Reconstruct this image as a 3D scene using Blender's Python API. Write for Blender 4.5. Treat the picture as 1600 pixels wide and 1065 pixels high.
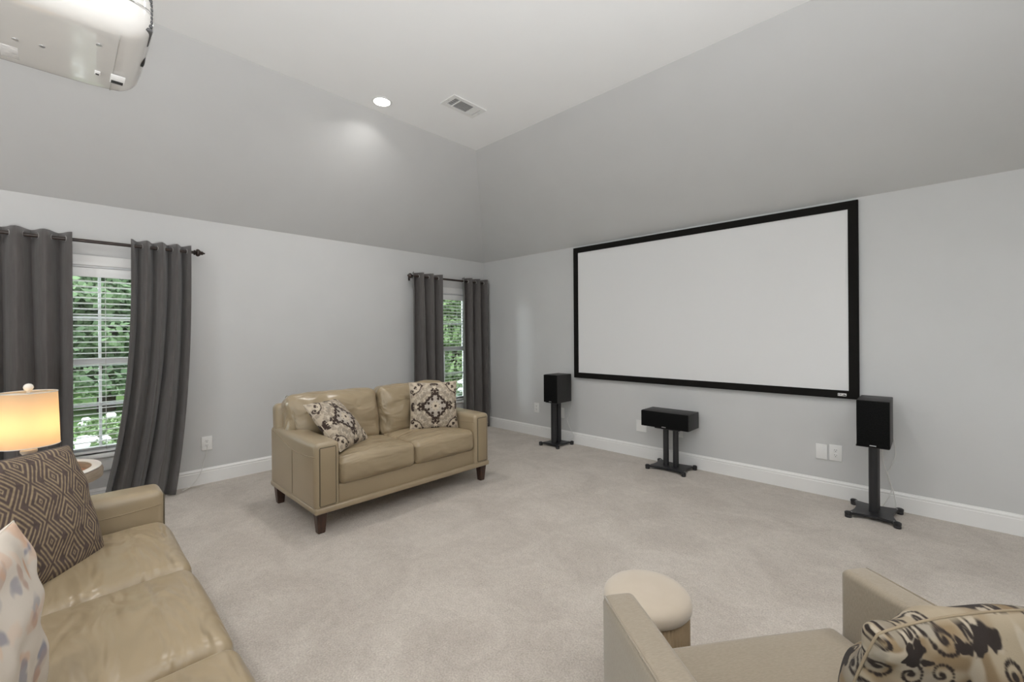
import bpy, bmesh, math, random
import numpy as np
from mathutils import Vector, Matrix, noise
random.seed(7)
R = math.radians
S = bpy.context.scene
C = S.collection
for o in list(bpy.data.objects):
    bpy.data.objects.remove(o)

# ------------------------------------------------------------------ camera
FPX, YAW, HY, ROLL = 679.88, 0.7670, 521.43, -0.0068
cam = bpy.data.cameras.new('camera')
cam_o = bpy.data.objects.new('camera', cam)
C.objects.link(cam_o)
cam.sensor_width = 36.0
cam.lens = FPX / 1600.0 * 36.0
cam.shift_y = -(532.5 - HY) / 1600.0
cam.clip_start = 0.02
cam.clip_end = 300
cam_o.matrix_world = Matrix.Translation((0, 0, 1.30)) @ Matrix.Rotation(YAW, 4, 'Z') @ Matrix.Rotation(R(90), 4, 'X') @ Matrix.Rotation(ROLL, 4, 'Z')
S.camera = cam_o

# ------------------------------------------------------------------ world, sun, exposure
w = bpy.data.worlds.new('overcast_sky')
S.world = w
w.use_nodes = True
w.node_tree.nodes['Background'].inputs[0].default_value = (0.86, 0.93, 1.0, 1)
w.node_tree.nodes['Background'].inputs[1].default_value = 5.0
sun = bpy.data.lights.new('hazy_sun', 'SUN')
sun.energy = 14.0
sun.angle = R(40)
sun.color = (0.90, 0.95, 1.0)
sun_o = bpy.data.objects.new('hazy_sun', sun)
C.objects.link(sun_o)
sun_o.rotation_euler = Vector((4.3, 3.75, -0.62)).to_track_quat('-Z', 'Y').to_euler()
# added unseen spot low behind the camera, aimed up to brighten the ceiling
fl = bpy.data.lights.new('ceiling_fill_spot', 'SPOT')
fl.energy = 570.0
fl.spot_size = R(150)
fl.spot_blend = 0.9
fl.shadow_soft_size = 0.15
fl.color = (0.95, 0.97, 1.0)
fl_o = bpy.data.objects.new('ceiling_fill_spot', fl)
C.objects.link(fl_o)
fl_o.location = (1.25, -0.05, 0.70)
fl_o.rotation_euler = Vector((-0.42, -.10, 1)).to_track_quat('-Z', 'Y').to_euler()
S.view_settings.view_transform = 'Standard'
S.view_settings.look = 'None'
S.view_settings.gamma = 1.0
S.view_settings.use_curve_mapping = False
S.view_settings.exposure = 0.05
CAN_POWER = 10.0
S.cycles.diffuse_bounces = 6

# ------------------------------------------------------------------ room numbers (metres)
XL, YF = -4.624, 4.218          # left wall, screen wall
XR, YB = 2.60, -2.80            # walls behind the camera
ZW, ZC, INS = 2.320, 3.272, 1.113
W1, W2 = 0.215, 3.566           # window centres along the left wall
WH = 0.40                       # half width of a window opening
WZ0, WZ1 = 0.400, 1.850

# ------------------------------------------------------------------ materials
MATS = {}


def mat(name, col, rough=0.6, metal=0.0, spec=0.5, coat=0.0, sheen=0.0):
    if name in MATS:
        return MATS[name]
    m = bpy.data.materials.new(name)
    m.use_nodes = True
    b = m.node_tree.nodes['Principled BSDF']
    b.inputs['Base Color'].default_value = (*col, 1)
    b.inputs['Roughness'].default_value = rough
    b.inputs['Metallic'].default_value = metal
    b.inputs['Specular IOR Level'].default_value = spec
    b.inputs['Coat Weight'].default_value = coat
    b.inputs['Sheen Weight'].default_value = sheen
    MATS[name] = m
    return m


def nd(m, t, **kw):
    n = m.node_tree.nodes.new(t)
    for k, v in kw.items():
        if hasattr(n, k) and not k[0].isupper():
            setattr(n, k, v)
        else:
            n.inputs[k].default_value = v
    return n


def lk(m, a, ao, b, bi):
    m.node_tree.links.new(a.outputs[ao], b.inputs[bi])


def noisy(m, scale=8.0, c1=None, c2=None, bump=0.0, bscale=None, bdist=0.002, detail=4.0, stretch=None, lo=.35, hi=.65, coord='Object'):
    b = m.node_tree.nodes['Principled BSDF']
    tc = nd(m, 'ShaderNodeTexCoord')
    src, so = tc, coord
    if stretch:
        mp = nd(m, 'ShaderNodeMapping')
        mp.inputs['Scale'].default_value = stretch
        lk(m, tc, coord, mp, 'Vector')
        src, so = mp, 'Vector'
    if c1:
        n = nd(m, 'ShaderNodeTexNoise', Scale=scale, Detail=detail)
        lk(m, src, so, n, 'Vector')
        r = nd(m, 'ShaderNodeValToRGB')
        r.color_ramp.elements[0].position = lo
        r.color_ramp.elements[1].position = hi
        r.color_ramp.elements[0].color = (*c1, 1)
        r.color_ramp.elements[1].color = (*c2, 1)
        lk(m, n, 'Fac', r, 'Fac')
        lk(m, r, 'Color', b, 'Base Color')
    if bump:
        n2 = nd(m, 'ShaderNodeTexNoise', Scale=bscale or scale, Detail=3.0)
        lk(m, src, so, n2, 'Vector')
        bp = nd(m, 'ShaderNodeBump', Strength=bump, Distance=bdist)
        lk(m, n2, 'Fac', bp, 'Height')
        lk(m, bp, 'Normal', b, 'Normal')
    return m


m_wall = noisy(mat('wall_paint', (0.585, 0.583, 0.576), 0.55, spec=0.3), 3, (0.58, 0.578, 0.571), (0.592, 0.59, 0.583), 0.05, 90, 0.001)
m_ceil = noisy(mat('ceiling_paint', (0.90, 0.90, 0.895), 0.8, spec=0.2), 3, (0.895, 0.895, 0.89), (0.905, 0.905, 0.90), 0.04, 90, 0.001)
m_trim = mat('white_trim_paint', (0.80, 0.795, 0.78), 0.35)
m_vinyl = mat('white_vinyl', (0.82, 0.83, 0.84), 0.35)
m_slat = mat('blind_slat_white', (0.90, 0.90, 0.89), 0.4)
m_plate = mat('outlet_plastic', (0.80, 0.795, 0.78), 0.35)
m_dark = mat('dark_slot', (0.02, 0.02, 0.02), 0.6)
m_black = mat('black_velvet', (0.010, 0.009, 0.008), 0.85, spec=0.15)
m_spk = noisy(mat('black_ash', (0.025, 0.024, 0.023), 0.5, spec=0.35), 30, (0.021, 0.020, 0.019), (0.032, 0.030, 0.029), 0.1, 60, 0.0006, stretch=(1, 1, 8))
m_grille = noisy(mat('speaker_cloth', (0.008, 0.008, 0.008), 0.95, spec=0.05), 200, (0.006, 0.006, 0.006), (0.011, 0.011, 0.011), 0.2, 600, 0.0005)
m_stand = mat('satin_black_metal', (0.018, 0.018, 0.020), 0.38)
m_screen = mat('screen_fabric', (0.735, 0.73, 0.725), 0.8, spec=0.15)
m_silver = mat('silver_badge', (0.6, 0.6, 0.6), 0.3, metal=0.8)
m_rod = noisy(mat('dark_bronze_wood', (0.026, 0.016, 0.012), 0.35), 20, (0.020, 0.012, 0.009), (0.040, 0.023, 0.016))
m_grom = mat('nickel_ring', (0.55, 0.54, 0.52), 0.28, metal=0.9)
m_leg = noisy(mat('walnut_leg', (0.06, 0.032, 0.022), 0.35), 12, (0.04, 0.020, 0.014), (0.075, 0.038, 0.026), stretch=(6, 6, 1))
m_cable = mat('white_cable', (0.70, 0.69, 0.66), 0.5)
m_proj = mat('gloss_white_shell', (0.57, 0.55, 0.52), 0.10, spec=0.6, coat=0.3)
m_projseam = mat('shell_seam', (0.35, 0.33, 0.30), 0.5)
m_sticker = noisy(mat('sticker_grey', (0.55, 0.54, 0.53), 0.5), 60, (0.45, 0.44, 0.43), (0.68, 0.66, 0.64), stretch=(6, 1, 1))
m_seam = mat('leather_seam', (0.11, 0.085, 0.05), 0.6)

m_leather = noisy(mat('beige_leather', (0.335, 0.262, 0.165), 0.30, spec=0.55), 2.2, (0.315, 0.246, 0.154), (0.358, 0.28, 0.178), 0.0)
def leather_bump(m):
    b = m.node_tree.nodes['Principled BSDF']
    tc = nd(m, 'ShaderNodeTexCoord')
    mp = nd(m, 'ShaderNodeMapping')
    mp.inputs['Scale'].default_value = (2.2, 7.0, 5.0)
    mp.inputs['Rotation'].default_value = (0, 0, 0.55)
    lk(m, tc, 'Object', mp, 'Vector')
    n = nd(m, 'ShaderNodeTexNoise', Scale=1.6, Detail=2.0, Distortion=0.5)
    lk(m, mp, 'Vector', n, 'Vector')
    v = nd(m, 'ShaderNodeTexVoronoi', Scale=420.0)
    lk(m, tc, 'Object', v, 'Vector')
    b1 = nd(m, 'ShaderNodeBump', Strength=0.75, Distance=0.045)
    lk(m, n, 'Fac', b1, 'Height')
    b2 = nd(m, 'ShaderNodeBump', Strength=0.12, Distance=0.0006)
    lk(m, v, 'Distance', b2, 'Height')
    lk(m, b1, 'Normal', b2, 'Normal')
    lk(m, b2, 'Normal', b, 'Normal')
leather_bump(m_leather)
m_leather_s = noisy(mat('beige_leather_smooth', (0.335, 0.264, 0.170), 0.28, spec=0.65), 2.2, (0.32, 0.252, 0.162), (0.35, 0.277, 0.179), 0.12, 260, 0.0006)
m_leather2 = noisy(mat('beige_leather_panel', (0.305, 0.236, 0.147), 0.36, spec=0.5), 2.2, (0.288, 0.223, 0.139), (0.323, 0.25, 0.156), 0.1, 300, 0.0006)

m_linen = noisy(mat('taupe_linen', (0.40, 0.345, 0.27), 0.9, spec=0.15, sheen=0.3), 90, (0.262, 0.218, 0.162), (0.308, 0.259, 0.196), 0.35, 260, 0.0012, stretch=(1, 6, 1))
m_boucle = noisy(mat('cream_velvet', (0.62, 0.535, 0.43), 0.85, spec=0.15, sheen=0.4), 10, (0.47, 0.40, 0.315), (0.50, 0.43, 0.345), 0.2, 400, 0.0008)
m_pleat = noisy(mat('pleated_velvet', (0.27, 0.195, 0.115), 0.8, spec=0.2, sheen=0.3), 20, (0.25, 0.18, 0.105), (0.29, 0.21, 0.125))
m_curt = noisy(mat('charcoal_curtain', (0.108, 0.098, 0.094), 0.75, spec=0.25, sheen=0.3), 60, (0.098, 0.089, 0.085), (0.118, 0.108, 0.104), 0.25, 900, 0.0006, stretch=(1, 1, 0.15))

# carpet
m_carpet = mat('cut_pile_carpet', (0.6, 0.55, 0.5), 0.95, spec=0.1, sheen=0.25)
def carpet(m):
    b = m.node_tree.nodes['Principled BSDF']
    tc = nd(m, 'ShaderNodeTexCoord')
    n1 = nd(m, 'ShaderNodeTexNoise', Scale=2.6, Detail=5.0, Roughness=0.62, Distortion=0.8)
    n2 = nd(m, 'ShaderNodeTexNoise', Scale=130.0, Detail=3.0, Roughness=0.7)
    n3 = nd(m, 'ShaderNodeTexNoise', Scale=24.0, Detail=4.0, Roughness=0.7)
    for n in (n1, n2, n3):
        lk(m, tc, 'Object', n, 'Vector')
    r1 = nd(m, 'ShaderNodeValToRGB')
    r1.color_ramp.elements[0].position, r1.color_ramp.elements[1].position = 0.36, 0.62
    r1.color_ramp.elements[0].color = (0.515, 0.465, 0.412, 1)
    r1.color_ramp.elements[1].color = (0.615, 0.563, 0.505, 1)
    lk(m, n1, 'Fac', r1, 'Fac')
    r2 = nd(m, 'ShaderNodeValToRGB')
    r2.color_ramp.elements[0].position, r2.color_ramp.elements[1].position = 0.30, 0.66
    r2.color_ramp.elements[0].color = (0.70, 0.68, 0.66, 1)
    r2.color_ramp.elements[1].color = (1.05, 1.05, 1.05, 1)
    lk(m, n2, 'Fac', r2, 'Fac')
    r3 = nd(m, 'ShaderNodeValToRGB')
    r3.color_ramp.elements[0].position, r3.color_ramp.elements[1].position = 0.30, 0.70
    r3.color_ramp.elements[0].color = (0.90, 0.89, 0.88, 1)
    r3.color_ramp.elements[1].color = (1.05, 1.05, 1.05, 1)
    lk(m, n3, 'Fac', r3, 'Fac')
    mx = nd(m, 'ShaderNodeMix', data_type='RGBA', blend_type='MULTIPLY')
    mx.inputs[0].default_value = 1.0
    mx2 = nd(m, 'ShaderNodeMix', data_type='RGBA', blend_type='MULTIPLY')
    mx2.inputs[0].default_value = 1.0
    L = m.node_tree.links
    L.new(r1.outputs['Color'], mx.inputs[6])
    L.new(r2.outputs['Color'], mx.inputs[7])
    L.new(mx.outputs[2], mx2.inputs[6])
    L.new(r3.outputs['Color'], mx2.inputs[7])
    L.new(mx2.outputs[2], b.inputs['Base Color'])
    b1 = nd(m, 'ShaderNodeBump', Strength=0.7, Distance=0.006)
    lk(m, n2, 'Fac', b1, 'Height')
    b2 = nd(m, 'ShaderNodeBump', Strength=0.5, Distance=0.02)
    lk(m, n3, 'Fac', b2, 'Height')
    lk(m, b2, 'Normal', b1, 'Normal')
    lk(m, b1, 'Normal', b, 'Normal')
carpet(m_carpet)


def glass_mat():
    m = bpy.data.materials.new('window_glass')
    m.use_nodes = True
    t = m.node_tree
    t.nodes.clear()
    out = t.nodes.new('ShaderNodeOutputMaterial')
    mix = t.nodes.new('ShaderNodeMixShader')
    tr = t.nodes.new('ShaderNodeBsdfTransparent')
    gl = t.nodes.new('ShaderNodeBsdfGlossy')
    gl.inputs['Roughness'].default_value = 0.02
    tr.inputs[0].default_value = (0.95, 0.97, 0.96, 1)
    fr = t.nodes.new('ShaderNodeFresnel')
    fr.inputs[0].default_value = 1.35
    t.links.new(fr.outputs[0], mix.inputs[0])
    t.links.new(tr.outputs[0], mix.inputs[1])
    t.links.new(gl.outputs[0], mix.inputs[2])
    t.links.new(mix.outputs[0], out.inputs[0])
    return m
m_glass = glass_mat()


def emit_mat(name, col, s):
    m = bpy.data.materials.new(name)
    m.use_nodes = True
    b = m.node_tree.nodes['Principled BSDF']
    b.inputs['Base Color'].default_value = (*col, 1)
    b.inputs['Emission Color'].default_value = (*col, 1)
    b.inputs['Emission Strength'].default_value = s
    return m
m_lens = emit_mat('lit_lens', (1.0, 0.97, 0.92), 9.0)


def shade_mat():
    m = bpy.data.materials.new('linen_lamp_shade')
    m.use_nodes = True
    t = m.node_tree
    t.nodes.clear()
    out = t.nodes.new('ShaderNodeOutputMaterial')
    mix = t.nodes.new('ShaderNodeMixShader')
    mix.inputs[0].default_value = 0.62
    d = t.nodes.new('ShaderNodeBsdfDiffuse')
    d.inputs[0].default_value = (0.80, 0.70, 0.55, 1)
    tl = t.nodes.new('ShaderNodeBsdfTranslucent')
    tl.inputs[0].default_value = (0.90, 0.68, 0.42, 1)
    t.links.new(d.outputs[0], mix.inputs[1])
    t.links.new(tl.outputs[0], mix.inputs[2])
    t.links.new(mix.outputs[0], out.inputs[0])
    return m
m_shade = shade_mat()


def vcol_mat(name, rough=0.85, bump=0.25, bscale=500):
    m = noisy(mat(name, (0.5, 0.5, 0.5), rough, spec=0.10, sheen=0.04), bump=bump, bscale=bscale, bdist=0.0012)
    at = nd(m, 'ShaderNodeAttribute', attribute_name='Col')
    lk(m, at, 'Color', m.node_tree.nodes['Principled BSDF'], 'Base Color')
    return m
m_damask = vcol_mat('damask_weave')
m_diamond = vcol_mat('diamond_knit', bscale=350, bump=0.4)
m_floral = vcol_mat('floral_print', bscale=700, bump=0.15)


# ------------------------------------------------------------------ object helpers
def link(name, me, m=None, parent=None, loc=None, rot=None, smooth=False):
    o = bpy.data.objects.new(name, me)
    C.objects.link(o)
    if m is not None and not me.materials:
        me.materials.append(m)
    if parent is not None:
        o.parent = parent
    if loc is not None:
        o.location = loc
    if rot is not None:
        o.rotation_euler = rot
    if smooth:
        me.polygons.foreach_set('use_smooth', [True] * len(me.polygons))
    return o


def bm_obj(name, bm, m, parent=None, smooth=False, loc=None, rot=None):
    me = bpy.data.meshes.new(name)
    bm.to_mesh(me)
    bm.free()
    return link(name, me, m, parent, loc, rot, smooth)


def auto(o, deg=35):
    """smooth shading with sharp edges kept"""
    me = o.data
    me.polygons.foreach_set('use_smooth', [True] * len(me.polygons))
    bm = bmesh.new()
    bm.from_mesh(me)
    for e in bm.edges:
        if len(e.link_faces) == 2:
            e.smooth = e.calc_face_angle(0) < R(deg)
    bm.to_mesh(me)
    bm.free()
    return o


def tag(o, label=None, cat=None, group=None, kind=None):
    if label:
        o['label'] = label
    if cat:
        o['category'] = cat
    if group:
        o['group'] = group
    if kind:
        o['kind'] = kind
    return o


def thing(name, label, cat, loc=(0, 0, 0), rz=0.0, group=None):
    o = bpy.data.objects.new(name, None)
    C.objects.link(o)
    o.empty_display_size = 0.1
    o.location = loc
    o.rotation_euler = (0, 0, rz)
    return tag(o, label, cat, group)


def abox(bm, x0, x1, y0, y1, z0, z1, bev=0.0, seg=2):
    r = bmesh.ops.create_cube(bm, size=1.0)
    vs = r['verts']
    for v in vs:
        v.co.x = (x0 + x1) / 2 + v.co.x * (x1 - x0)
        v.co.y = (y0 + y1) / 2 + v.co.y * (y1 - y0)
        v.co.z = (z0 + z1) / 2 + v.co.z * (z1 - z0)
    if bev > 0:
        es = list({e for v in vs for e in v.link_edges})
        bmesh.ops.bevel(bm, geom=es, offset=bev, segments=seg, profile=0.5, affect='EDGES')
    return vs


def box(name, x0, x1, y0, y1, z0, z1, m, parent=None, bev=0.0, seg=2):
    bm = bmesh.new()
    abox(bm, x0, x1, y0, y1, z0, z1, bev, seg)
    o = bm_obj(name, bm, m, parent)
    if bev > 0:
        auto(o, 50)
    return o


def atube(bm, pts, r, seg=8, cap=True):
    pts = [Vector(p) for p in pts]
    rings = []
    n = len(pts)
    rr = r if isinstance(r, (list, tuple)) else [r] * n
    prev = None
    for i, p in enumerate(pts):
        t = (pts[min(i + 1, n - 1)] - pts[max(i - 1, 0)]).normalized()
        if prev is None:
            a = t.orthogonal().normalized()
        else:
            a = (prev - t * prev.dot(t))
            a = a.normalized() if a.length > 1e-6 else t.orthogonal().normalized()
        prev = a
        b = t.cross(a)
        rings.append([bm.verts.new(p + (a * math.cos(2 * math.pi * k / seg) + b * math.sin(2 * math.pi * k / seg)) * rr[i]) for k in range(seg)])
    for i in range(n - 1):
        for k in range(seg):
            bm.faces.new((rings[i][k], rings[i][(k + 1) % seg], rings[i + 1][(k + 1) % seg], rings[i + 1][k]))
    if cap:
        bm.faces.new(rings[0][::-1])
        bm.faces.new(rings[-1])


def tube(name, pts, r, m, parent=None, seg=8, closed=False):
    bm = bmesh.new()
    if closed:
        pts = list(pts) + [pts[0], pts[1]]
    atube(bm, pts, r, seg)
    return bm_obj(name, bm, m, parent, True)


def alathe(bm, prof, seg=32, c=(0, 0, 0), axis='z'):
    rings = []
    for r_, z in prof:
        ring = []
        for k in range(seg):
            a = 2 * math.pi * k / seg
            x, y = r_ * math.cos(a), r_ * math.sin(a)
            co = (x, y, z) if axis == 'z' else ((z, x, y) if axis == 'x' else (y, z, x))
            ring.append(bm.verts.new((co[0] + c[0], co[1] + c[1], co[2] + c[2])))
        rings.append(ring)
    for i in range(len(rings) - 1):
        for k in range(seg):
            bm.faces.new((rings[i][k], rings[i][(k + 1) % seg], rings[i + 1][(k + 1) % seg], rings[i + 1][k]))
    if prof[0][0] > 1e-6:
        bm.faces.new(rings[0][::-1])
    if prof[-1][0] > 1e-6:
        bm.faces.new(rings[-1])


def lathe(name, prof, m, parent=None, seg=32, c=(0, 0, 0), axis='z', deg=40, ring=False):
    bm = bmesh.new()
    alathe(bm, prof + prof[:1] if ring else prof, seg, c, axis)
    if ring:
        bmesh.ops.delete(bm, geom=[f for f in bm.faces if len(f.verts) > 4], context='FACES_ONLY')
    bmesh.ops.remove_doubles(bm, verts=bm.verts, dist=1e-6)
    bmesh.ops.recalc_face_normals(bm, faces=bm.faces)
    o = bm_obj(name, bm, m, parent)
    return auto(o, deg)


def cushion(name, sx, sy, sz, r, m, parent=None, loc=(0, 0, 0), rot=(0, 0, 0), top=0.0, front=0.0, wob=0.0, seed=0, n=18, wscale=5.0, sag=0.0):
    """a rounded, slightly puffed block; local centre at its middle. top: crown of +z, front: crown of +y"""
    h = Vector((sx / 2, sy / 2, sz / 2))
    bm = bmesh.new()
    bmesh.ops.create_cube(bm, size=2.0)
    bmesh.ops.subdivide_edges(bm, edges=bm.edges, cuts=n, use_grid_fill=True)
    def warp(t, hh):            # denser sampling near the edges
        k = min(1.0, r / hh)
        a = abs(t)
        q = 0.55
        d = a / q * (1 - k) if a < q else (1 - k) + (a - q) / (1 - q) * k
        return math.copysign(d, t) * hh
    for v in bm.verts:
        p = Vector((warp(v.co.x, h.x), warp(v.co.y, h.y), warp(v.co.z, h.z)))
        q = Vector((max(-h.x + r, min(h.x - r, p.x)), max(-h.y + r, min(h.y - r, p.y)), max(-h.z + r, min(h.z - r, p.z))))
        d = p - q
        if d.length > 1e-9:
            p = q + d.normalized() * r
        ux, uy, uz = p.x / h.x, p.y / h.y, p.z / h.z
        fz = max(0, uz)
        p.z += top * fz * (1 - ux * ux) * (1 - uy ** 4)
        fy = max(0, uy)
        p.y += front * fy * (1 - ux ** 4) * (1 - uz * uz)
        if sag:
            p.z += sag * math.cos(ux * 1.2) * math.cos(uy * 1.2) * fz
        if wob:
            nn = noise.noise_vector(Vector((p.x * wscale + seed * 7.3, p.y * wscale, p.z * wscale)))
            p += Vector(nn) * wob
        v.co = p
    return bm_obj(name, bm, m, parent, True, loc, rot)


# ------------------------------------------------------------------ printed pillows
def smooth(e0, e1, x):
    t = np.clip((x - e0) / (e1 - e0), 0, 1)
    return t * t * (3 - 2 * t)


def vnoise(u, v, sc, seed):
    rng = np.random.RandomState(seed)
    g = rng.rand(64, 64)
    x, y = u * sc + 31, v * sc + 31
    xi, yi = np.floor(x).astype(int), np.floor(y).astype(int)
    fx, fy = x - xi, y - yi
    fx, fy = fx * fx * (3 - 2 * fx), fy * fy * (3 - 2 * fy)
    g0 = lambda a, b: g[a % 64, b % 64]
    return (g0(xi, yi) * (1 - fx) + g0(xi + 1, yi) * fx) * (1 - fy) + (g0(xi, yi + 1) * (1 - fx) + g0(xi + 1, yi + 1) * fx) * fy


def strokes(u, v, pts, wd):
    d = np.full(u.shape, 9.0)
    for (x, y), ww in zip(pts, wd):
        d = np.minimum(d, np.hypot(u - x, v - y) - ww)
    return d


def spiral(cx, cy, r0, a0, turns, sgn=1, n=26, w=0.022):
    P, Wd = [], []
    for i in range(n):
        t = i / (n - 1)
        a = a0 + sgn * turns * 2 * math.pi * t
        r_ = r0 * (1 - 0.85 * t)
        P.append((cx + r_ * math.cos(a), cy + r_ * math.sin(a)))
        Wd.append(w * (1 - 0.1 * t))
    P.append((cx, cy)); Wd.append(w * 1.5)
    return P, Wd


m_pipe_b = mat('piping_beige', (.50, .43, .34), .85)
m_pipe_d = mat('piping_brown', (.10, .078, .07), .85)
m_pipe_c = mat('piping_cream', (.64, .58, .50), .85)


def damask(u, v):
    a, b = np.maximum(np.abs(u), np.abs(v)), np.minimum(np.abs(u), np.abs(v))
    base = np.array([0.50, 0.42, 0.325])
    col = np.ones(u.shape + (3,)) * base
    mott = smooth(0.50, 0.62, vnoise(a, b, 7, 3) * .65 + vnoise(a, b, 15, 5) * .35)
    col = col * (1 - mott[..., None] * .8) + np.array([0.33, 0.29, 0.24]) * mott[..., None] * .8
    lite = smooth(0.58, 0.70, vnoise(a, b, 9, 11))
    col = col * (1 - lite[..., None] * .7) + np.array([0.60, 0.52, 0.41]) * lite[..., None] * .7
    # soft grey-brown leaf scrolls filling the ground
    md = np.full(u.shape, 9.0)
    for (cx, cy, r0, a0, sg) in ((.74, .36, .10, 1.0, 1), (.60, .30, .08, 4.0, -1), (.86, .24, .08, 2.2, 1), (.50, .46, .09, 0.3, -1), (.66, .58, .10, 5.0, 1), (.96, .40, .07, 3.0, -1), (.42, .34, .06, 2.0, 1), (.80, .12, .05, 1.5, -1), (.56, .18, .05, 0.0, 1), (.92, .92, .10, 0.5, 1), (.76, .50, .06, 3.5, -1)):
        P_, W_ = spiral(cx, cy, r0, a0, 1.0, sg, 22, .024)
        md = np.minimum(md, strokes(a, b, P_, W_))
    km = smooth(.012, -.012, md + (vnoise(u, v, 40, 19) - .5) * .03)[..., None] * .75
    col = col * (1 - km) + np.array([0.27, 0.225, 0.18]) * km
    # grey ground inside the medallion
    rho = a + b * 0.85
    med = smooth(0.60, 0.55, rho) * smooth(0.20, 0.26, rho)
    col = col * (1 - med[..., None] * .6) + np.array([0.40, 0.36, 0.33]) * med[..., None] * .6
    dk = np.full(u.shape, 9.0)
    def add(P, Wd):
        nonlocal dk
        dk = np.minimum(dk, strokes(a, b, P, Wd))
    add([(0.0, 0.0)], [0.055])
    add([(0.30, 0.13)], [0.062])
    add([(0.17, 0.06)], [0.018])
    # jagged diamond border
    ln = [(0.30 + i * 0.03, 0.30 - i * 0.034) for i in range(8)]
    add(ln, [0.035 + 0.022 * math.sin(i * 2.1) for i in range(8)])
    add([(0.29, 0.29), (0.38, 0.25), (0.42, 0.12), (0.50, 0.13), (0.36, 0.17)], [0.05, 0.045, 0.05, 0.04, 0.03])
    # fleur tips
    add([(0.50 + i * 0.025, 0.0) for i in range(9)], [0.05, .062, .07, .06, .045, .05, .06, .045, .02])
    for s in (spiral(0.66, 0.125, 0.055, -1.6, 0.9, 1), spiral(0.56, 0.10, 0.05, 2.0, 0.8, -1), spiral(0.735, 0.06, 0.045, 3.0, 0.8, -1)):
        add(*s)
    # edge mid motifs
    add([(0.97, 0.0), (0.90, 0.0), (0.96, 0.07)], [0.06, 0.035, 0.05])
    add(*spiral(0.92, 0.13, 0.06, -2.0, 0.9, 1))
    # corner scrolls
    arc = [(0.94 + 0.40 * math.cos(t), 0.94 + 0.40 * math.sin(t)) for t in np.linspace(R(178), R(272), 34)]
    add(arc, [0.020] * 34)
    for s in (spiral(0.62, 0.94 - .02, 0.075, 3.1, 1.1, -1), spiral(0.92, 0.62, 0.075, -1.6, 1.1, 1), spiral(0.80, 0.76, 0.06, 3.6, 1.0, -1),
              spiral(0.66, 0.74, 0.05, 0.6, 0.9, 1), spiral(0.88, 0.50, 0.05, 2.6, 0.9, -1)):
        add(*s)
    k = smooth(0.005, -0.010, dk + (vnoise(u, v, 40, 9) - .5) * .02)[..., None]
    return col * (1 - k) + np.array([0.050, 0.034, 0.028]) * k


def damask_big(u, v):
    """loose scrolling print seen close up: curls, leaf tails and dark blotches on mottled beige"""
    n1, n2 = vnoise(u, v, 6, 33), vnoise(u, v, 11, 34)
    col = np.ones(u.shape + (3,)) * np.array([0.50, 0.41, 0.29])
    k = smooth(.45, .70, n1 * .6 + n2 * .4)[..., None]
    col = col * (1 - k) + np.array([0.33, 0.235, 0.135]) * k
    k = smooth(.55, .75, vnoise(u, v, 8, 35))[..., None]
    col = col * (1 - k) + np.array([0.60, 0.51, 0.39]) * k
    k = smooth(.62, .78, vnoise(u, v, 7, 36))[..., None] * .7
    col = col * (1 - k) + np.array([0.36, 0.32, 0.26]) * k
    rng = np.random.RandomState(5)
    dk = np.full(u.shape, 9.0)
    for gx in range(-4, 5):
        for gy in range(-4, 5):
            cx, cy = gx * .245 + rng.uniform(-.04, .04), gy * .245 + rng.uniform(-.04, .04)
            r0 = rng.uniform(.070, .095)
            a0, sg = rng.uniform(0, 6.28), rng.choice([-1, 1])
            if rng.rand() < .25:
                continue
            P, Wd = spiral(cx, cy, r0, a0, 1.15, sg, 24, .015)
            # tail leaving the curl
            tx, ty = -sg * math.sin(a0), sg * math.cos(a0)
            for t in np.linspace(0, 1, 12):
                P.append((cx + r0 * math.cos(a0) - tx * t * .17 + math.cos(a0) * .05 * t * t, cy + r0 * math.sin(a0) - ty * t * .17 + math.sin(a0) * .05 * t * t))
                Wd.append(.014 * (1 - .4 * t))
            m_ = (np.abs(u - cx) < .36) & (np.abs(v - cy) < .36)
            dk[m_] = np.minimum(dk[m_], strokes(u[m_], v[m_], P, Wd))
    for (cx, cy, rx, ry) in ((.42, .78, .17, .10), (-.15, .93, .20, .06), (-.72, .86, .14, .08), (.05, .1, .2, .12), (.8, .3, .12, .2), (-.6, -.2, .15, .2), (-.35, .62, .08, .06)):
        e = np.hypot((u - cx) / rx, (v - cy) / ry) - 1 + (vnoise(u, v, 19, 50) - .5) * 1.1
        dk = np.minimum(dk, e * .09)
    k = smooth(.008, -.008, dk + (vnoise(u, v, 40, 9) - .5) * .016)[..., None]
    return col * .62 * (1 - k) + np.array([0.028, 0.021, 0.018]) * k


def diamonds(u, v):
    x, y = u * 2.75 + .27, v * 1.6 + .13      # columns, rows
    cx = np.floor(x + .5)
    fx = x - cx
    fy = (y + .5 * (cx % 2)) % 1.0 - .5
    d = np.abs(fx) * 2.0 + np.abs(fy) * 2.0
    # second family fills the lattice between the columns with running chevrons
    lines = np.zeros(u.shape)
    for (a, b) in ((-.1, .16), (.36, .50), (.74, .90), (1.10, 1.22), (1.42, 1.54)):
        lines = np.maximum(lines, smooth(a - .025, a + .025, d) * smooth(b + .025, b - .025, d))
    hole = smooth(.09, .06, d)
    n = vnoise(u, v, 31, 2)
    k = np.clip(lines * (1 - hole) + (n - .5) * .35 * (.3 + lines), 0, 1)[..., None]
    dark = np.array([0.098, 0.073, 0.066]); tn = np.array([0.325, 0.25, 0.16])
    c = dark * (1 - k) + tn * k
    return c * (0.85 + 0.3 * vnoise(u, v, 31, 4))[..., None]


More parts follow.
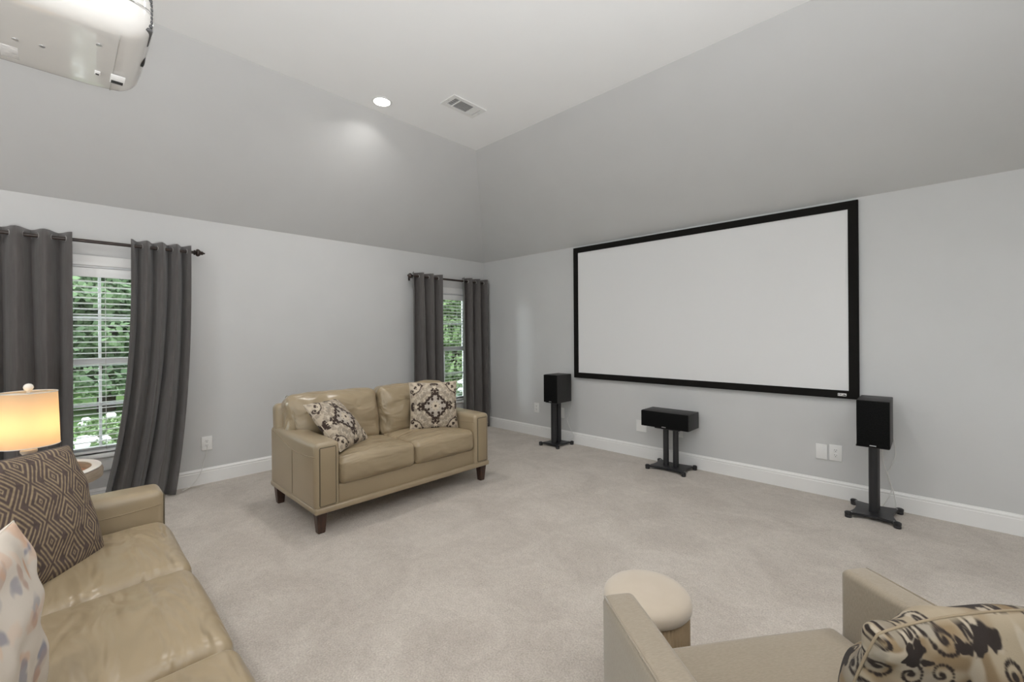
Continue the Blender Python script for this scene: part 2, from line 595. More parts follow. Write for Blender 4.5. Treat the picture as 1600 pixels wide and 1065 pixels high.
def floral(u, v):
    col = np.ones(u.shape + (3,)) * np.array([0.57, 0.51, 0.44])
    rng = np.random.RandomState(12)
    pal = [np.array([0.22, 0.22, 0.27]), np.array([0.55, 0.35, 0.24]), np.array([0.42, 0.30, 0.24]), np.array([0.36, 0.36, 0.40]), np.array([0.62, 0.47, 0.36])]
    for i in range(64):
        cx, cy = rng.uniform(-1, 1, 2)
        an = rng.uniform(0, 3.1)
        la, lb = rng.uniform(.08, .24), rng.uniform(.04, .12)
        du, dv = u - cx, v - cy
        p, q = du * math.cos(an) + dv * math.sin(an), -du * math.sin(an) + dv * math.cos(an)
        e = (p / la) ** 2 + (q / lb) ** 2 + (vnoise(u, v, 13, i) - .5) * 1.2
        k = (smooth(1.1, .3, e) * rng.uniform(.35, .9))[..., None]
        col = col * (1 - k) + pal[i % 5] * k
    return col


def pillow(name, size, thick, n, fn, m, label, cat, loc, yaw, tilt, roll=0.0, group=None, pinch=0.06, wob=0.006, seed=0, pipe=None, rc=0.0, pr=.0035):
    """square throw pillow standing in its local XZ plane; front faces local -Y"""
    t = np.linspace(-1, 1, n)
    # cluster samples at the rim so that it stays round
    t = np.sin(t * math.pi / 2) * .35 + t * .65
    u, v = np.meshgrid(t, t)
    hgt = thick / 2 * np.power(np.clip((1 - u ** 2) * (1 - v ** 2), 0, 1), 0.42)
    wr = (vnoise(u, v, 3.2, 40 + seed) - .5) * 2 * wob
    x = u * size / 2 * (1 - pinch * (1 - v ** 2))
    z = v * size / 2 * (1 - pinch * (1 - u ** 2))
    x = x * np.sqrt(1 - rc * u ** 2 * v ** 2 * .5)
    z = z * np.sqrt(1 - rc * u ** 2 * v ** 2 * .5)
    col = fn(u, v)
    colb = fn(-u, v)
    fr = np.stack([x, -(hgt + wr * (hgt > 1e-4)), z], -1).reshape(-1, 3)
    bk = np.stack([x, hgt + wr * (hgt > 1e-4), z], -1).reshape(-1, 3)
    idx = np.arange(n * n).reshape(n, n)
    rim = np.zeros((n, n), bool)
    rim[0, :] = rim[-1, :] = rim[:, 0] = rim[:, -1] = True
    bmap = np.where(rim.ravel(), np.arange(n * n), -1)
    inner = np.where(~rim.ravel())[0]
    bmap[inner] = n * n + np.arange(len(inner))
    verts = np.concatenate([fr, bk[inner]])
    cols = np.concatenate([col.reshape(-1, 3), colb.reshape(-1, 3)[inner]])
    a, b, c, d = idx[:-1, :-1].ravel(), idx[:-1, 1:].ravel(), idx[1:, 1:].ravel(), idx[1:, :-1].ravel()
    f1 = np.stack([a, b, c, d], -1)
    f2 = np.stack([bmap[a], bmap[d], bmap[c], bmap[b]], -1)
    faces = np.concatenate([f1, f2])
    me = bpy.data.meshes.new(name)
    me.vertices.add(len(verts)); me.vertices.foreach_set('co', verts.astype(np.float32).ravel())
    me.loops.add(faces.size); me.loops.foreach_set('vertex_index', faces.ravel().astype(np.int32))
    me.polygons.add(len(faces)); me.polygons.foreach_set('loop_start', np.arange(0, faces.size, 4, dtype=np.int32))
    me.update(calc_edges=True)
    me.validate()
    at = me.color_attributes.new('Col', 'FLOAT_COLOR', 'POINT')
    at.data.foreach_set('color', np.concatenate([cols, np.ones((len(cols), 1))], 1).astype(np.float32).ravel())
    o = thing(name, label, cat, loc, 0, group)
    o.matrix_world = Matrix.Translation(loc) @ Matrix.Rotation(yaw, 4, 'Z') @ Matrix.Rotation(tilt, 4, 'X') @ Matrix.Rotation(roll, 4, 'Y')
    link('cover', me, m, o, smooth=True)
    # rim piping
    q = [(s, -1) for s in t] + [(1, s) for s in t[1:]] + [(s, 1) for s in t[::-1][1:]] + [(-1, s) for s in t[::-1][1:-1]]
    q = q[::max(1, n // 40)]
    pts = [(a_ * size / 2 * (1 - pinch * (1 - b_ * b_)), 0, b_ * size / 2 * (1 - pinch * (1 - a_ * a_))) for a_, b_ in q]
    pts = [(p_[0] * math.sqrt(1 - rc * .5 * (a_ * b_) ** 2), 0, p_[2] * math.sqrt(1 - rc * .5 * (a_ * b_) ** 2)) for p_, (a_, b_) in zip(pts, q)]
    tube('piping', pts, pr, pipe or m_pipe_b, o, 6, closed=True)
    return o

# ================================================================== THE ROOM
def struct(o):
    return tag(o, kind='structure')


T = 0.16
bm = bmesh.new()
abox(bm, XL, XR, YB, YF, -0.12, 0.0)
struct(bm_obj('floor', bm, m_carpet))

# left wall with two window openings
bm = bmesh.new()
ys = [YB - T, W1 - WH, W1 + WH, W2 - WH, W2 + WH, YF + T]
for i in (0, 2, 4):
    abox(bm, XL - T, XL, ys[i], ys[i + 1], 0, ZW)
for c_ in (W1, W2):
    abox(bm, XL - T, XL, c_ - WH, c_ + WH, 0, WZ0)
    abox(bm, XL - T, XL, c_ - WH, c_ + WH, WZ1, ZW)
wl = struct(bm_obj('wall_left', bm, m_wall))
bm = bmesh.new(); abox(bm, XL, XR + T, YF, YF + T, 0, ZW); struct(bm_obj('wall_front', bm, m_wall))
bm = bmesh.new(); abox(bm, XR, XR + T, YB, YF, 0, ZW); struct(bm_obj('wall_right', bm, m_wall))
# rear wall, with an unseen glazed door added to let in fill daylight
DX0, DX1, DZ1 = -2.3, 1.3, 2.08
bm = bmesh.new()
abox(bm, XL, DX0, YB - T, YB, 0, ZW)
abox(bm, DX1, XR + T, YB - T, YB, 0, ZW)
abox(bm, DX0, DX1, YB - T, YB, DZ1, ZW)
struct(bm_obj('wall_rear', bm, m_wall))
pd = struct(bpy.data.objects.new('fill_door', None))
C.objects.link(pd)
pd.location = (DX0, YB - .08, 0)
pd['label'] = 'unseen white framed glass door added in the rear wall for fill daylight'
_n = 4
_w = (DX1 - DX0) / _n
for i in range(_n + 1):
    xx = min(max(i * _w, .03), DX1 - DX0 - .03)
    box('stile', xx - .03, xx + .03, -.03, .03, 0, DZ1, m_vinyl, pd, .004)
for i in range(_n):
    for (z0, z1) in ((0, .09), (DZ1 - .07, DZ1)):
        box('rail', i * _w + .03, (i + 1) * _w - .03, -.028, .028, z0, z1, m_vinyl, pd, .004)
    box('pane', i * _w + .02, (i + 1) * _w - .02, -.003, .003, .08, DZ1 - .06, m_glass, pd)
bm = bmesh.new()
abox(bm, -14, 12, -16, YB - T - .02, -.22, -.10)
struct(tag(bm_obj('patio', bm, noisy(mat('pale_concrete', (.55, .54, .52), .85), 4, (.50, .49, .47), (.60, .59, .57))), 'unseen pale concrete patio added to bounce daylight into the room', 'patio'))  # added slab, throws daylight up through the rear door
bm = bmesh.new()
abox(bm, -3.30, -3.15, -9.0, YB - T - .03, -.10, 3.4)
struct(tag(bm_obj('sun_block_wall', bm, m_trim), 'unseen white wall added to keep sun out of the rear door', 'wall'))  # added wall, stops the sun entering by the rear door
def portal(name, loc, rot, sx, sy):
    l = bpy.data.lights.new(name, 'AREA')
    l.shape = 'RECTANGLE'; l.size = sx; l.size_y = sy
    l.cycles.is_portal = True
    o = bpy.data.objects.new(name, l); C.objects.link(o)
    o.location = loc; o.rotation_euler = rot
portal('door_portal', ((DX0 + DX1) / 2, YB - T - .01, DZ1 / 2), (R(90), 0, 0), DX1 - DX0, DZ1)
for c_ in (W1, W2):
    portal('window_portal', (XL - T - .01, c_, (WZ0 + WZ1) / 2), (R(90), 0, R(-90)), 2 * WH, WZ1 - WZ0)


def slab(name, quad, m, up=0.06):
    bm = bmesh.new()
    vs = [bm.verts.new(p) for p in quad]
    f = bm.faces.new(vs)
    bmesh.ops.recalc_face_normals(bm, faces=[f])
    f.normal_update()
    if f.normal.z > 0:
        f.normal_flip()
    top = [bm.verts.new((p[0], p[1], p[2] + up)) for p in quad]
    bm.faces.new(top)
    for i in range(4):
        j = (i + 1) % 4
        bm.faces.new((vs[i], vs[j], top[j], top[i]))
    bmesh.ops.recalc_face_normals(bm, faces=bm.faces)
    return struct(bm_obj(name, bm, m))


ix0, ix1, iy0, iy1 = XL + INS, XR - INS, YB + INS, YF - INS
slab('ceiling', [(ix0, iy0, ZC), (ix1, iy0, ZC), (ix1, iy1, ZC), (ix0, iy1, ZC)], m_ceil)
slab('ceiling_slope_left', [(XL, YB, ZW), (XL, YF, ZW), (ix0, iy1, ZC), (ix0, iy0, ZC)], m_wall)
slab('ceiling_slope_front', [(XL, YF, ZW), (XR, YF, ZW), (ix1, iy1, ZC), (ix0, iy1, ZC)], m_wall)
slab('ceiling_slope_right', [(XR, YB, ZW), (XR, YF, ZW), (ix1, iy1, ZC), (ix1, iy0, ZC)], m_wall)
slab('ceiling_slope_rear', [(XL, YB, ZW), (XR, YB, ZW), (ix1, iy0, ZC), (ix0, iy0, ZC)], m_wall)


def baseboard(name, p0, p1, nrm):
    """profiled board along p0-p1, growing along nrm into the room"""
    prof = [(0, 0), (0.016, 0), (0.016, 0.102), (0.0135, 0.106), (0.0135, 0.112), (0.016, 0.115), (0.014, 0.122), (0.008, 0.128), (0.006, 0.134), (0, 0.134)]
    bm = bmesh.new()
    ra = [bm.verts.new((p0[0] + nrm[0] * a, p0[1] + nrm[1] * a, z)) for a, z in prof]
    rb_ = [bm.verts.new((p1[0] + nrm[0] * a, p1[1] + nrm[1] * a, z)) for a, z in prof]
    for i in range(len(prof) - 1):
        bm.faces.new((ra[i], ra[i + 1], rb_[i + 1], rb_[i]))
    bm.faces.new(ra); bm.faces.new(rb_[::-1])
    bmesh.ops.recalc_face_normals(bm, faces=bm.faces)
    return struct(bm_obj(name, bm, m_trim))


baseboard('baseboard_left', (XL, YB), (XL, YF), (1, 0))
baseboard('baseboard_front', (XL + .016, YF), (XR, YF), (0, -1))
baseboard('baseboard_right', (XR, YB), (XR, YF - .016), (-1, 0))
baseboard('baseboard_rear', (XL + .016, YB), (XR - .016, YB), (0, 1))


# ------------------------------------------------------------------ windows
def window(name, cy):
    y0, y1 = cy - WH, cy + WH
    wn = bpy.data.objects.new(name, None)
    C.objects.link(wn)
    wn.location = (XL, cy, WZ0)
    struct(wn)
    wn['label'] = 'white double hung window with divided panes in the left wall'
    def B(n, x0, x1, ya, yb, za, zb, m=m_vinyl, par=wn, bev=0.003):
        o = box(n, x0, x1, ya, yb, za, zb, m, None, bev)
        me = o.data
        me.transform(Matrix.Translation((-XL, -cy, -WZ0)))
        o.parent = par
        return o
    xo = XL - T
    # jamb lining
    B('jamb', xo, XL, y0, y0 + .02, WZ0, WZ1); B('jamb', xo, XL, y1 - .02, y1, WZ0, WZ1)
    B('head_jamb', xo, XL, y0 + .02, y1 - .02, WZ1 - .02, WZ1)
    # casing on the room side, stool and apron
    B('casing', XL, XL + .018, y0 - .07, y0 + .006, WZ0, WZ1 + .07, m_trim)
    B('casing', XL, XL + .018, y1 - .006, y1 + .07, WZ0, WZ1 + .07, m_trim)
    B('head_casing', XL, XL + .018, y0 + .006, y1 - .006, WZ1 - .006, WZ1 + .07, m_trim)
    B('window_sill', xo + .05, XL + .05, y0 - .09, y1 + .09, WZ0 - .028, WZ0, m_trim, bev=.006)
    B('apron', XL, XL + .016, y0 - .07, y1 + .07, WZ0 - .135, WZ0 - .028, m_trim)
    zm = 1.10
    def sash(n, x0, x1, za, zb):
        s = B(n, x0, x1, y0 + .02, y0 + .062, za, zb)
        for (n2, a, b, c_, d) in (('stile', y1 - .062, y1 - .02, za, zb), ('rail', y0 + .062, y1 - .062, za, za + .045), ('rail', y0 + .062, y1 - .062, zb - .045, zb)):
            B(n2, x0, x1, a, b, c_, d, par=s)
        B('muntin', x0 + .006, x1 - .006, cy - .009, cy + .009, za + .045, zb - .045, par=s, bev=.002)
        zc = (za + zb) / 2
        B('muntin', x0 + .006, x1 - .006, y0 + .062, cy - .009, zc - .009, zc + .009, par=s, bev=.002)
        B('muntin', x0 + .006, x1 - .006, cy + .009, y1 - .062, zc - .009, zc + .009, par=s, bev=.002)
        B('pane', (x0 + x1) / 2 - .002, (x0 + x1) / 2 + .002, y0 + .06, y1 - .06, za + .04, zb - .04, m_glass, par=s, bev=0)
    sash('upper_sash', XL - .125, XL - .095, zm - .03, WZ1 - .02)
    sash('lower_sash', XL - .093, XL - .063, WZ0, zm + .035)
    return wn


window('window_1', W1)
window('window_2', W2)

slat_me = None
def blind(cy, label):
    global slat_me
    y0, y1 = cy - WH + .026, cy + WH - .026
    b = thing('venetian_blind', label, 'blind', (XL - .03, cy, WZ0 + .002), 0, 'white venetian blinds')
    hw = (y1 - y0) / 2
    box('valance', .018, .030, -hw, hw, 1.355, 1.425, m_slat, b, .003)
    box('head_rail', -.025, .016, -hw, hw, 1.375, 1.423, m_slat, b, .003)
    if slat_me is None:
        bm = bmesh.new()
        n = 5
        rows = []
        for i in range(n):
            t = i / (n - 1) * 2 - 1
            rows.append([(t * .0245, 0.0035 * (1 - t * t))])
        vt, vb = [], []
        for (q,) in rows:
            vt.append([bm.verts.new((q[0], s * hw, q[1] + .0014)) for s in (-1, 1)])
            vb.append([bm.verts.new((q[0], s * hw, q[1] - .0014)) for s in (-1, 1)])
        for i in range(n - 1):
            bm.faces.new((vt[i][0], vt[i + 1][0], vt[i + 1][1], vt[i][1]))
            bm.faces.new((vb[i][0], vb[i][1], vb[i + 1][1], vb[i + 1][0]))
            for s in (0, 1):
                bm.faces.new((vt[i][s], vt[i + 1][s], vb[i + 1][s], vb[i][s]))
        bm.faces.new((vt[0][0], vt[0][1], vb[0][1], vb[0][0]))
        bm.faces.new((vt[-1][0], vt[-1][1], vb[-1][1], vb[-1][0]))
        bmesh.ops.recalc_face_normals(bm, faces=bm.faces)
        slat_me = bpy.data.meshes.new('slat')
        bm.to_mesh(slat_me); bm.free()
        slat_me.materials.append(m_slat)
    nsl = 31
    for i in range(nsl):
        s = link('slat', slat_me, None, b, (-.005, 0, .045 + i * (1.325 - .045) / (nsl - 1)), (0, R(-5), 0))
    box('bottom_rail', -.028, .022, -hw, hw, .004, .020, m_slat, b, .003)
    for yy in (-hw * .55, hw * .55, 0.03):
        tube('ladder_cord', [(.021, yy, .02), (.021, yy, 1.375)], .0010, m_cable, b, 5)
        tube('ladder_cord', [(-.031, yy, .02), (-.031, yy, 1.375)], .0010, m_cable, b, 5)
    tube('tilt_wand', [(.034, -hw + .06, 1.39), (.036, -hw + .06, .75)], .004, m_slat, b, 8)
    return b


blind(W1, 'white horizontal slat blind in the window behind the lit table lamp')
blind(W2, 'white horizontal slat blind in the window by the room corner')

# ------------------------------------------------------------------ curtain rods and curtains
XROD, ZROD, RROD = XL + .095, 2.013, .0125


def rod(cy, y0, y1, label, fin):
    r_ = thing('curtain_rod', label, 'curtain rod', (XROD, cy, ZROD), 0, 'dark curtain rods')
    lathe('pole', [(RROD, y0 - cy), (RROD, y1 - cy)], m_rod, r_, 20, axis='y')
    big = [(.012, 0), (.022, .003), (.022, .009), (.014, .012), (.026, .018), (.032, .027), (.030, .038), (.020, .048), (.013, .054), (.018, .060), (.013, .066), (.008, .073), (.006, .081), (0, .084)]
    cone = [(.012, 0), (.026, .003), (.030, .010), (.026, .022), (.016, .036), (.006, .048), (0, .052)]
    p = big if fin == 'urn' else cone
    lathe('finial', [(a, (y1 - cy) + z) for a, z in p], m_rod, r_, 20, axis='y', deg=60)
    lathe('finial', [(a, (y0 - cy) - z) for a, z in p], m_rod, r_, 20, axis='y', deg=60)
    for s in (y0 + .03, y1 - .03):
        bm = bmesh.new()
        abox(bm, -XROD + XL, -XROD + XL + .008, s - cy - .012, s - cy + .012, -.05, .02, .002)
        atube(bm, [(-XROD + XL + .006, s - cy, -.018), (-.02, s - cy, -.02), (0, s - cy, -.016)], .005, 8)
        bm_obj('bracket', bm, m_rod, r_, True)
    return r_


rod(W1, -.385, .790, 'long dark bronze curtain rod with carved urn finial above the blind beside the lamp', 'urn')
rod(W2, 2.945, 4.160, 'dark bronze curtain rod with pointed cone finials next to the room corner', 'cone')


def curtain(label, yt0, yt1, yb0, yb1, nf, seed, amp=.062, bot=.012, xs=0.0, bend=0.0, flare=1.0, ex=1.6, group='charcoal grommet curtain panels'):
    ztop = ZROD + .045
    rng = random.Random(seed)
    ph = [rng.uniform(-.5, .5) for _ in range(6)]
    nu, nv = nf * 16 + 1, 40
    ax, az = XROD, 0.0
    root = thing('curtain', label, 'curtain', (XROD, (yt0 + yt1) / 2, 0), 0, group)
    cy = (yt0 + yt1) / 2
    vs, fs = [], []
    phase = math.pi / 2
    for j in range(nv + 1):
        v = j / nv                     # 0 top, 1 bottom
        z = ztop + (bot - ztop) * v
        k = smoothstep(.03, 1.0, v)
        k0 = smoothstep(.02, .12, v)
        e = v ** ex
        y0 = yt0 + (yb0 - yt0) * e + bend * math.sin(v * math.pi)
        y1 = yt1 + (yb1 - yt1) * e + bend * .4 * math.sin(v * math.pi)
        for i in range(nu):
            u = i / (nu - 1)
            # uneven fold spacing grows toward the hem
            uu = u + k * (.030 * math.sin(2 * math.pi * (u * 1.0 + ph[0])) + .018 * math.sin(2 * math.pi * (u * 2.3 + ph[1])) - .030 * math.sin(2 * math.pi * ph[0]) - .018 * math.sin(2 * math.pi * ph[1]))
            th = 2 * math.pi * nf * u + phase
            s = (math.sin(th) + .28 * k0) / (1 + .28 * k0)
            sh = math.copysign(abs(s) ** .62, s)
            am = amp * (1 + k * (.45 * flare * math.sin(2 * math.pi * (u * 1.4 + ph[2])) + .15))
            x = sh * am + k * .02 * math.sin(u * 5 + ph[3] * 6) + xs * v
            y = y0 + (y1 - y0) * uu + .010 * math.sin(2 * th) * (.6 + .4 * k)
            x = max(x, XL + .022 - XROD if z < 0.14 else XL + .028 - XROD if z > .2 else XL + .055 - XROD)
            vs.append((x, y - cy, z))
    for j in range(nv):
        for i in range(nu - 1):
            a = j * nu + i
            fs.append((a, a + 1, a + nu + 1, a + nu))
    me = bpy.data.meshes.new('cloth')
    me.from_pydata(vs, [], fs)
    o = link('cloth', me, m_curt, root, smooth=True)
    md = o.modifiers.new('thickness', 'SOLIDIFY')
    md.thickness = .003
    # grommet rings where the cloth crosses the rod
    for q in range(2 * nf):
        u = (q + .5) / (2 * nf)
        th = 2 * math.pi * nf * u + phase
        ycen = yt0 + (yt1 - yt0) * u - cy
        slope = math.cos(th)
        bm = bmesh.new()
        ring = []
        nrm = Vector((-(yt1 - yt0) / nf * .28, amp * 2 * math.pi * .35 * (1 if slope > 0 else -1), 0)).normalized()
        tng = Vector((nrm.y, -nrm.x, 0))
        pts = [Vector((0, ycen, ZROD)) + tng * .0215 * math.cos(t) + Vector((0, 0, .0215)) * math.sin(t) for t in np.linspace(0, 2 * math.pi, 19)[:-1]]
        atube(bm, pts + [pts[0], pts[1]], .0036, 6)
        bm_obj('grommet', bm, m_grom, root, True)
    return root


def smoothstep(a, b, x):
    t = max(0, min(1, (x - a) / (b - a)))
    return t * t * (3 - 2 * t)


curtain('charcoal curtain panel hanging straight behind the lit table lamp', -.345, .062, -.35, .052, 3, 3, bend=.004)
curtain('charcoal curtain panel with hem swept sideways, between the lamp window and wall outlet', .382, .765, .190, .655, 4, 5, bend=.0, xs=.04, flare=1.2, ex=2.6)
curtain('charcoal curtain panel behind the back of the loveseat', 2.938, 3.376, 2.93, 3.39, 3, 8)
curtain('charcoal curtain panel hanging in the room corner beside the loveseat arm', 3.724, 4.150, 3.735, 4.165, 3, 12)

# ================================================================== PROJECTION SCREEN
sc = thing('projection_screen', 'large white projection screen with black velvet frame on the wall', 'projector screen', (-1.709, YF, 1.541))
bx0, bx1, bz0, bz1 = -1.314, 1.314, -.7565, .7565
def fbar(pts):
    bm = bmesh.new()
    # pts outer a,b inner c,d (x,z) mitred bar with bevelled inner lip
    f = [bm.verts.new((x, -.040, z)) for x, z in pts]
    r_ = [bm.verts.new((x, -.001, z)) for x, z in pts]
    bm.faces.new(f); bm.faces.new(r_[::-1])
    for i in range(4):
        j = (i + 1) % 4
        bm.faces.new((f[i], r_[i], r_[j], f[j]))
    bmesh.ops.recalc_face_normals(bm, faces=bm.faces)
    bmesh.ops.bevel(bm, geom=[e for e in bm.edges if all(abs(v.co.y + .040) < 1e-5 for v in e.verts)], offset=.004, segments=2, affect='EDGES')
    return auto(bm_obj('frame_bar', bm, m_black, sc), 50)
fw = .062
ix, iz = bx1 - fw, bz1 - fw
fbar([(bx0, bz1), (bx1, bz1), (ix, iz), (-ix, iz)])
fbar([(bx0, bz0), (bx1, bz0), (ix, -iz), (-ix, -iz)])
fbar([(bx0, bz0), (bx0, bz1), (-ix, iz), (-ix, -iz)])
fbar([(bx1, bz0), (bx1, bz1), (ix, iz), (ix, -iz)])
box('viewing_surface', -ix - .01, ix + .01, -.030, -.026, -iz - .01, iz + .01, m_screen, sc)
bd = box('badge', 1.184, 1.238, -.0425, -.0395, -.737, -.716, m_plate, sc, .002)
bd['label'] = 'small white maker badge with dark lettering'
bm = bmesh.new()
# the blurred lettering: a few heavy strokes and the dark swoosh
for (x0, x1, z0, z1) in ((1.187, 1.190, -.733, -.720), (1.190, 1.194, -.722, -.720), (1.196, 1.198, -.731, -.721), (1.200, 1.202, -.731, -.721), (1.202, 1.206, -.723, -.721), (1.207, 1.209, -.731, -.723)):
    abox(bm, x0, x1, -.0433, -.0424, z0, z1)
vs_ = [bm.verts.new((x, -.0432, z)) for x, z in ((1.212, -.733), (1.216, -.727), (1.223, -.7235), (1.230, -.7245), (1.235, -.729), (1.235, -.733), (1.228, -.7325), (1.220, -.731))]
bm.faces.new(vs_)
bm_obj('lettering', bm, m_black, bd)

# ================================================================== SPEAKERS
def foot(bm, x, y):
    alathe(bm, [(.019, 0), (.021, .004), (.021, .016), (.016, .022), (.006, .024)], 16, (x, y, 0))


def stand(label, loc, bw, bd_, ht, pil, top, cat='speaker stand'):
    st = thing('speaker_stand', label, cat, loc, 0, 'black speaker stands')
    # base plate: concave sides, splayed corners
    bm = bmesh.new()
    hx, hy = bw / 2, bd_ / 2
    out = []
    n = 10
    cn = [(-hx, -hy), (hx, -hy), (hx, hy), (-hx, hy)]
    for k in range(4):
        a, b = Vector(cn[k]), Vector(cn[(k + 1) % 4])
        mid_n = (-(a + b) / 2).normalized()
        for i in range(n):
            t = i / n
            p = a.lerp(b, t) + mid_n * .042 * math.sin(math.pi * t) ** .8
            out.append(p)
    lo = [bm.verts.new((p.x, p.y, .020)) for p in out]
    hi = [bm.verts.new((p.x, p.y, .036)) for p in out]
    bm.faces.new(hi); bm.faces.new(lo[::-1])
    for i in range(len(out)):
        j = (i + 1) % len(out)
        bm.faces.new((lo[i], lo[j], hi[j], hi[i]))
    auto(bm_obj('base_plate', bm, m_stand, st), 30)
    for sx in (-1, 1):
        for sy in (-1, 1):
            bm = bmesh.new()
            foot(bm, sx * (hx - .016), sy * (hy - .016))
            alathe(bm, [(.020, .018), (.022, .024), (.022, .036), (.014, .042), (0, .043)], 16, (sx * (hx - .016), sy * (hy - .016), 0))
            auto(bm_obj('foot', bm, m_stand, st), 40)
            lathe('spike_nut', [(.006, .042), (.006, .046), (0, .047)], m_silver, st, 10, (sx * (hx - .030), sy * (hy - .006 * 0 - .03), -.008))
    for (px, py, pr) in pil:
        lathe('pillar', [(pr, .036), (pr, ht - .012)], m_stand, st, 24, (px, py, 0))
    box('top_plate', -top[0] / 2, top[0] / 2, -top[1] / 2, top[1] / 2, ht - .012, ht, m_stand, st, .003)
    return st


def speaker(name, label, loc, wd, dp, ht, badge=.035):
    s = thing(name, label, 'speaker', loc, 0, 'black loudspeakers')
    box('cabinet', -wd / 2, wd / 2, -dp / 2 + .012, dp / 2, 0, ht, m_spk, s, .004)
    box('grille', -wd / 2 + .002, wd / 2 - .002, -dp / 2, -dp / 2 + .0115, .002, ht - .002, m_grille, s, .004)
    box('badge', -badge / 2, badge / 2, -dp / 2 - .002, -dp / 2 + .0005, .010, .016, m_silver, s, .0008)
    for q in (-.02, .02):
        lathe('terminal', [(.008, 0), (.008, .014), (.005, .018)], m_silver, s, 12, (q, dp / 2, ht * .25), axis='y')
    return s


stand('black metal stand carrying the bookshelf speaker nearest the room corner', (-3.165, 4.020, 0), .28, .30, .510, [(0, -.045, .034), (0, .045, .030)], (.16, .20))
speaker('bookshelf_speaker', 'upright black bookshelf speaker on stand between corner curtain and screen', (-3.140, 4.015, .510), .196, .275, .318)
stand('black twin pillar stand under the low wide center speaker', (-1.795, 4.035, 0), .38, .29, .402, [(-.048, 0, .026), (.048, 0, .026)], (.24, .18))
speaker('center_speaker', 'wide low black center speaker below the middle of the screen', (-1.812, 4.045, .402), .460, .250, .151, .04)
stand('black metal stand carrying the speaker beside the paired wall plates', (-.297, 3.985, 0), .29, .34, .510, [(0, -.03, .028), (0, .065, .028)], (.18, .22))
speaker('bookshelf_speaker', 'upright black bookshelf speaker on stand under the badge corner of the screen', (-.290, 3.985, .510), .178, .325, .318)


def cable(name, label, pts, r_=.0028):
    o = tube(name, pts, r_, m_cable, None, 7)
    return tag(o, label, 'cable', 'thin white wall cables')


def curve(P, n=8):
    P = [Vector(p) for p in P]
    out = []
    for i in range(len(P) - 1):
        p0, p1, p2, p3 = P[max(i - 1, 0)], P[i], P[i + 1], P[min(i + 2, len(P) - 1)]
        for k in range(n):
            t = k / n
            out.append(.5 * ((2 * p1) + (-p0 + p2) * t + (2 * p0 - 5 * p1 + 4 * p2 - p3) * t * t + (-p0 + 3 * p1 - 3 * p2 + p3) * t ** 3))
    out.append(P[-1])
    return out


cable('speaker_cable', 'thin white cable dangling behind the stand nearest the room corner',
      curve([(-3.10, 4.165, .60), (-3.06, 4.185, .50), (-3.10, 4.19, .33), (-3.14, 4.195, .27), (-3.08, 4.19, .16), (-3.04, 4.185, .085), (-3.10, 4.17, .03), (-3.15, 4.13, .010)]))
cable('speaker_cable', 'thin white cable dangling behind the stand beside the paired wall plates',
      curve([(-.265, 4.155, .58), (-.262, 4.17, .48), (-.256, 4.18, .34), (-.225, 4.19, .22), (-.215, 4.185, .14), (-.25, 4.16, .05), (-.27, 4.13, .010)]))
cable('speaker_cable', 'thin white cable with a kink falling to the baseboard right of the paired plates',
      curve([(-.205, 4.155, .58), (-.19, 4.18, .42), (-.215, 4.19, .32), (-.235, 4.195, .24), (-.205, 4.195, .14), (-.19, 4.19, .06), (-.19, 4.18, .010)]))
cable('power_cord', 'thin white cord plugged into the outlet beside the swept curtain',
      curve([(XL + .022, .894, .335), (XL + .026, .885, .26), (XL + .02, .865, .19), (XL + .03, .84, .10), (XL + .06, .77, .02), (XL + .11, .70, .008)]))


# ------------------------------------------------------------------ wall plates
def plate(label, wall, pos, z, wd, ht, kind):
    rz = 0 if wall == 'front' else math.pi / 2
    loc = (pos, YF, z) if wall == 'front' else (XL, pos, z)
    p = thing('wall_outlet' if kind == 'duplex' else 'wall_plate', label, 'outlet' if kind == 'duplex' else 'wall plate', loc, rz)
    box('cover_plate', -wd / 2, wd / 2, -.007, 0, -ht / 2, ht / 2, m_plate, p, .003)
    if kind == 'duplex':
        for s in (-1, 1):
            bm = bmesh.new()
            alathe(bm, [(.0165, -.007), (.0165, -.0085), (.0155, -.009)], 24, (0, 0, s * .0195), axis='y')
            rc = auto(bm_obj('receptacle', bm, m_plate, p), 40)
            for sx in (-.0062, .0062):
                box('slot', sx - .0013, sx + .0013, -.0096, -.0088, s * .0195 + .0005, s * .0195 + .0085, m_dark, rc)
            lathe('ground_hole', [(.0026, -.0096), (.0026, -.0088)], m_dark, rc, 10, (0, 0, s * .0195 - .007), axis='y')
        lathe('screw', [(.003, -.0088), (.003, -.007)], m_plate, p, 10, (0, 0, 0), axis='y')
    else:
        for s in (-1, 1):
            lathe('screw', [(.003, -.0085), (.003, -.007)], m_plate, p, 10, (0, 0, s * ht * .36), axis='y')
    return p


plate('white duplex outlet on the wall between room corner and nearest speaker stand', 'front', -3.632, .358, .080, .124, 'duplex')
plate('blank white plate mostly hidden behind the speaker stand near the room corner', 'front', -3.235, .340, .080, .124, 'blank')
plate('wide blank white plate peeking out beside the center speaker', 'front', -2.190, .328, .118, .118, 'blank')
plate('white duplex outlet tucked behind the center speaker stand', 'front', -1.790, .335, .080, .124, 'duplex')
plate('blank white plate right beside the duplex outlet under the screen corner', 'front', -.637, .345, .076, .120, 'blank')
plate('white duplex outlet paired with a blank plate below the screen corner', 'front', -.545, .350, .082, .126, 'duplex')
plate('white duplex outlet on the window wall beside the swept curtain', 'left', .894, .352, .080, .122, 'duplex')

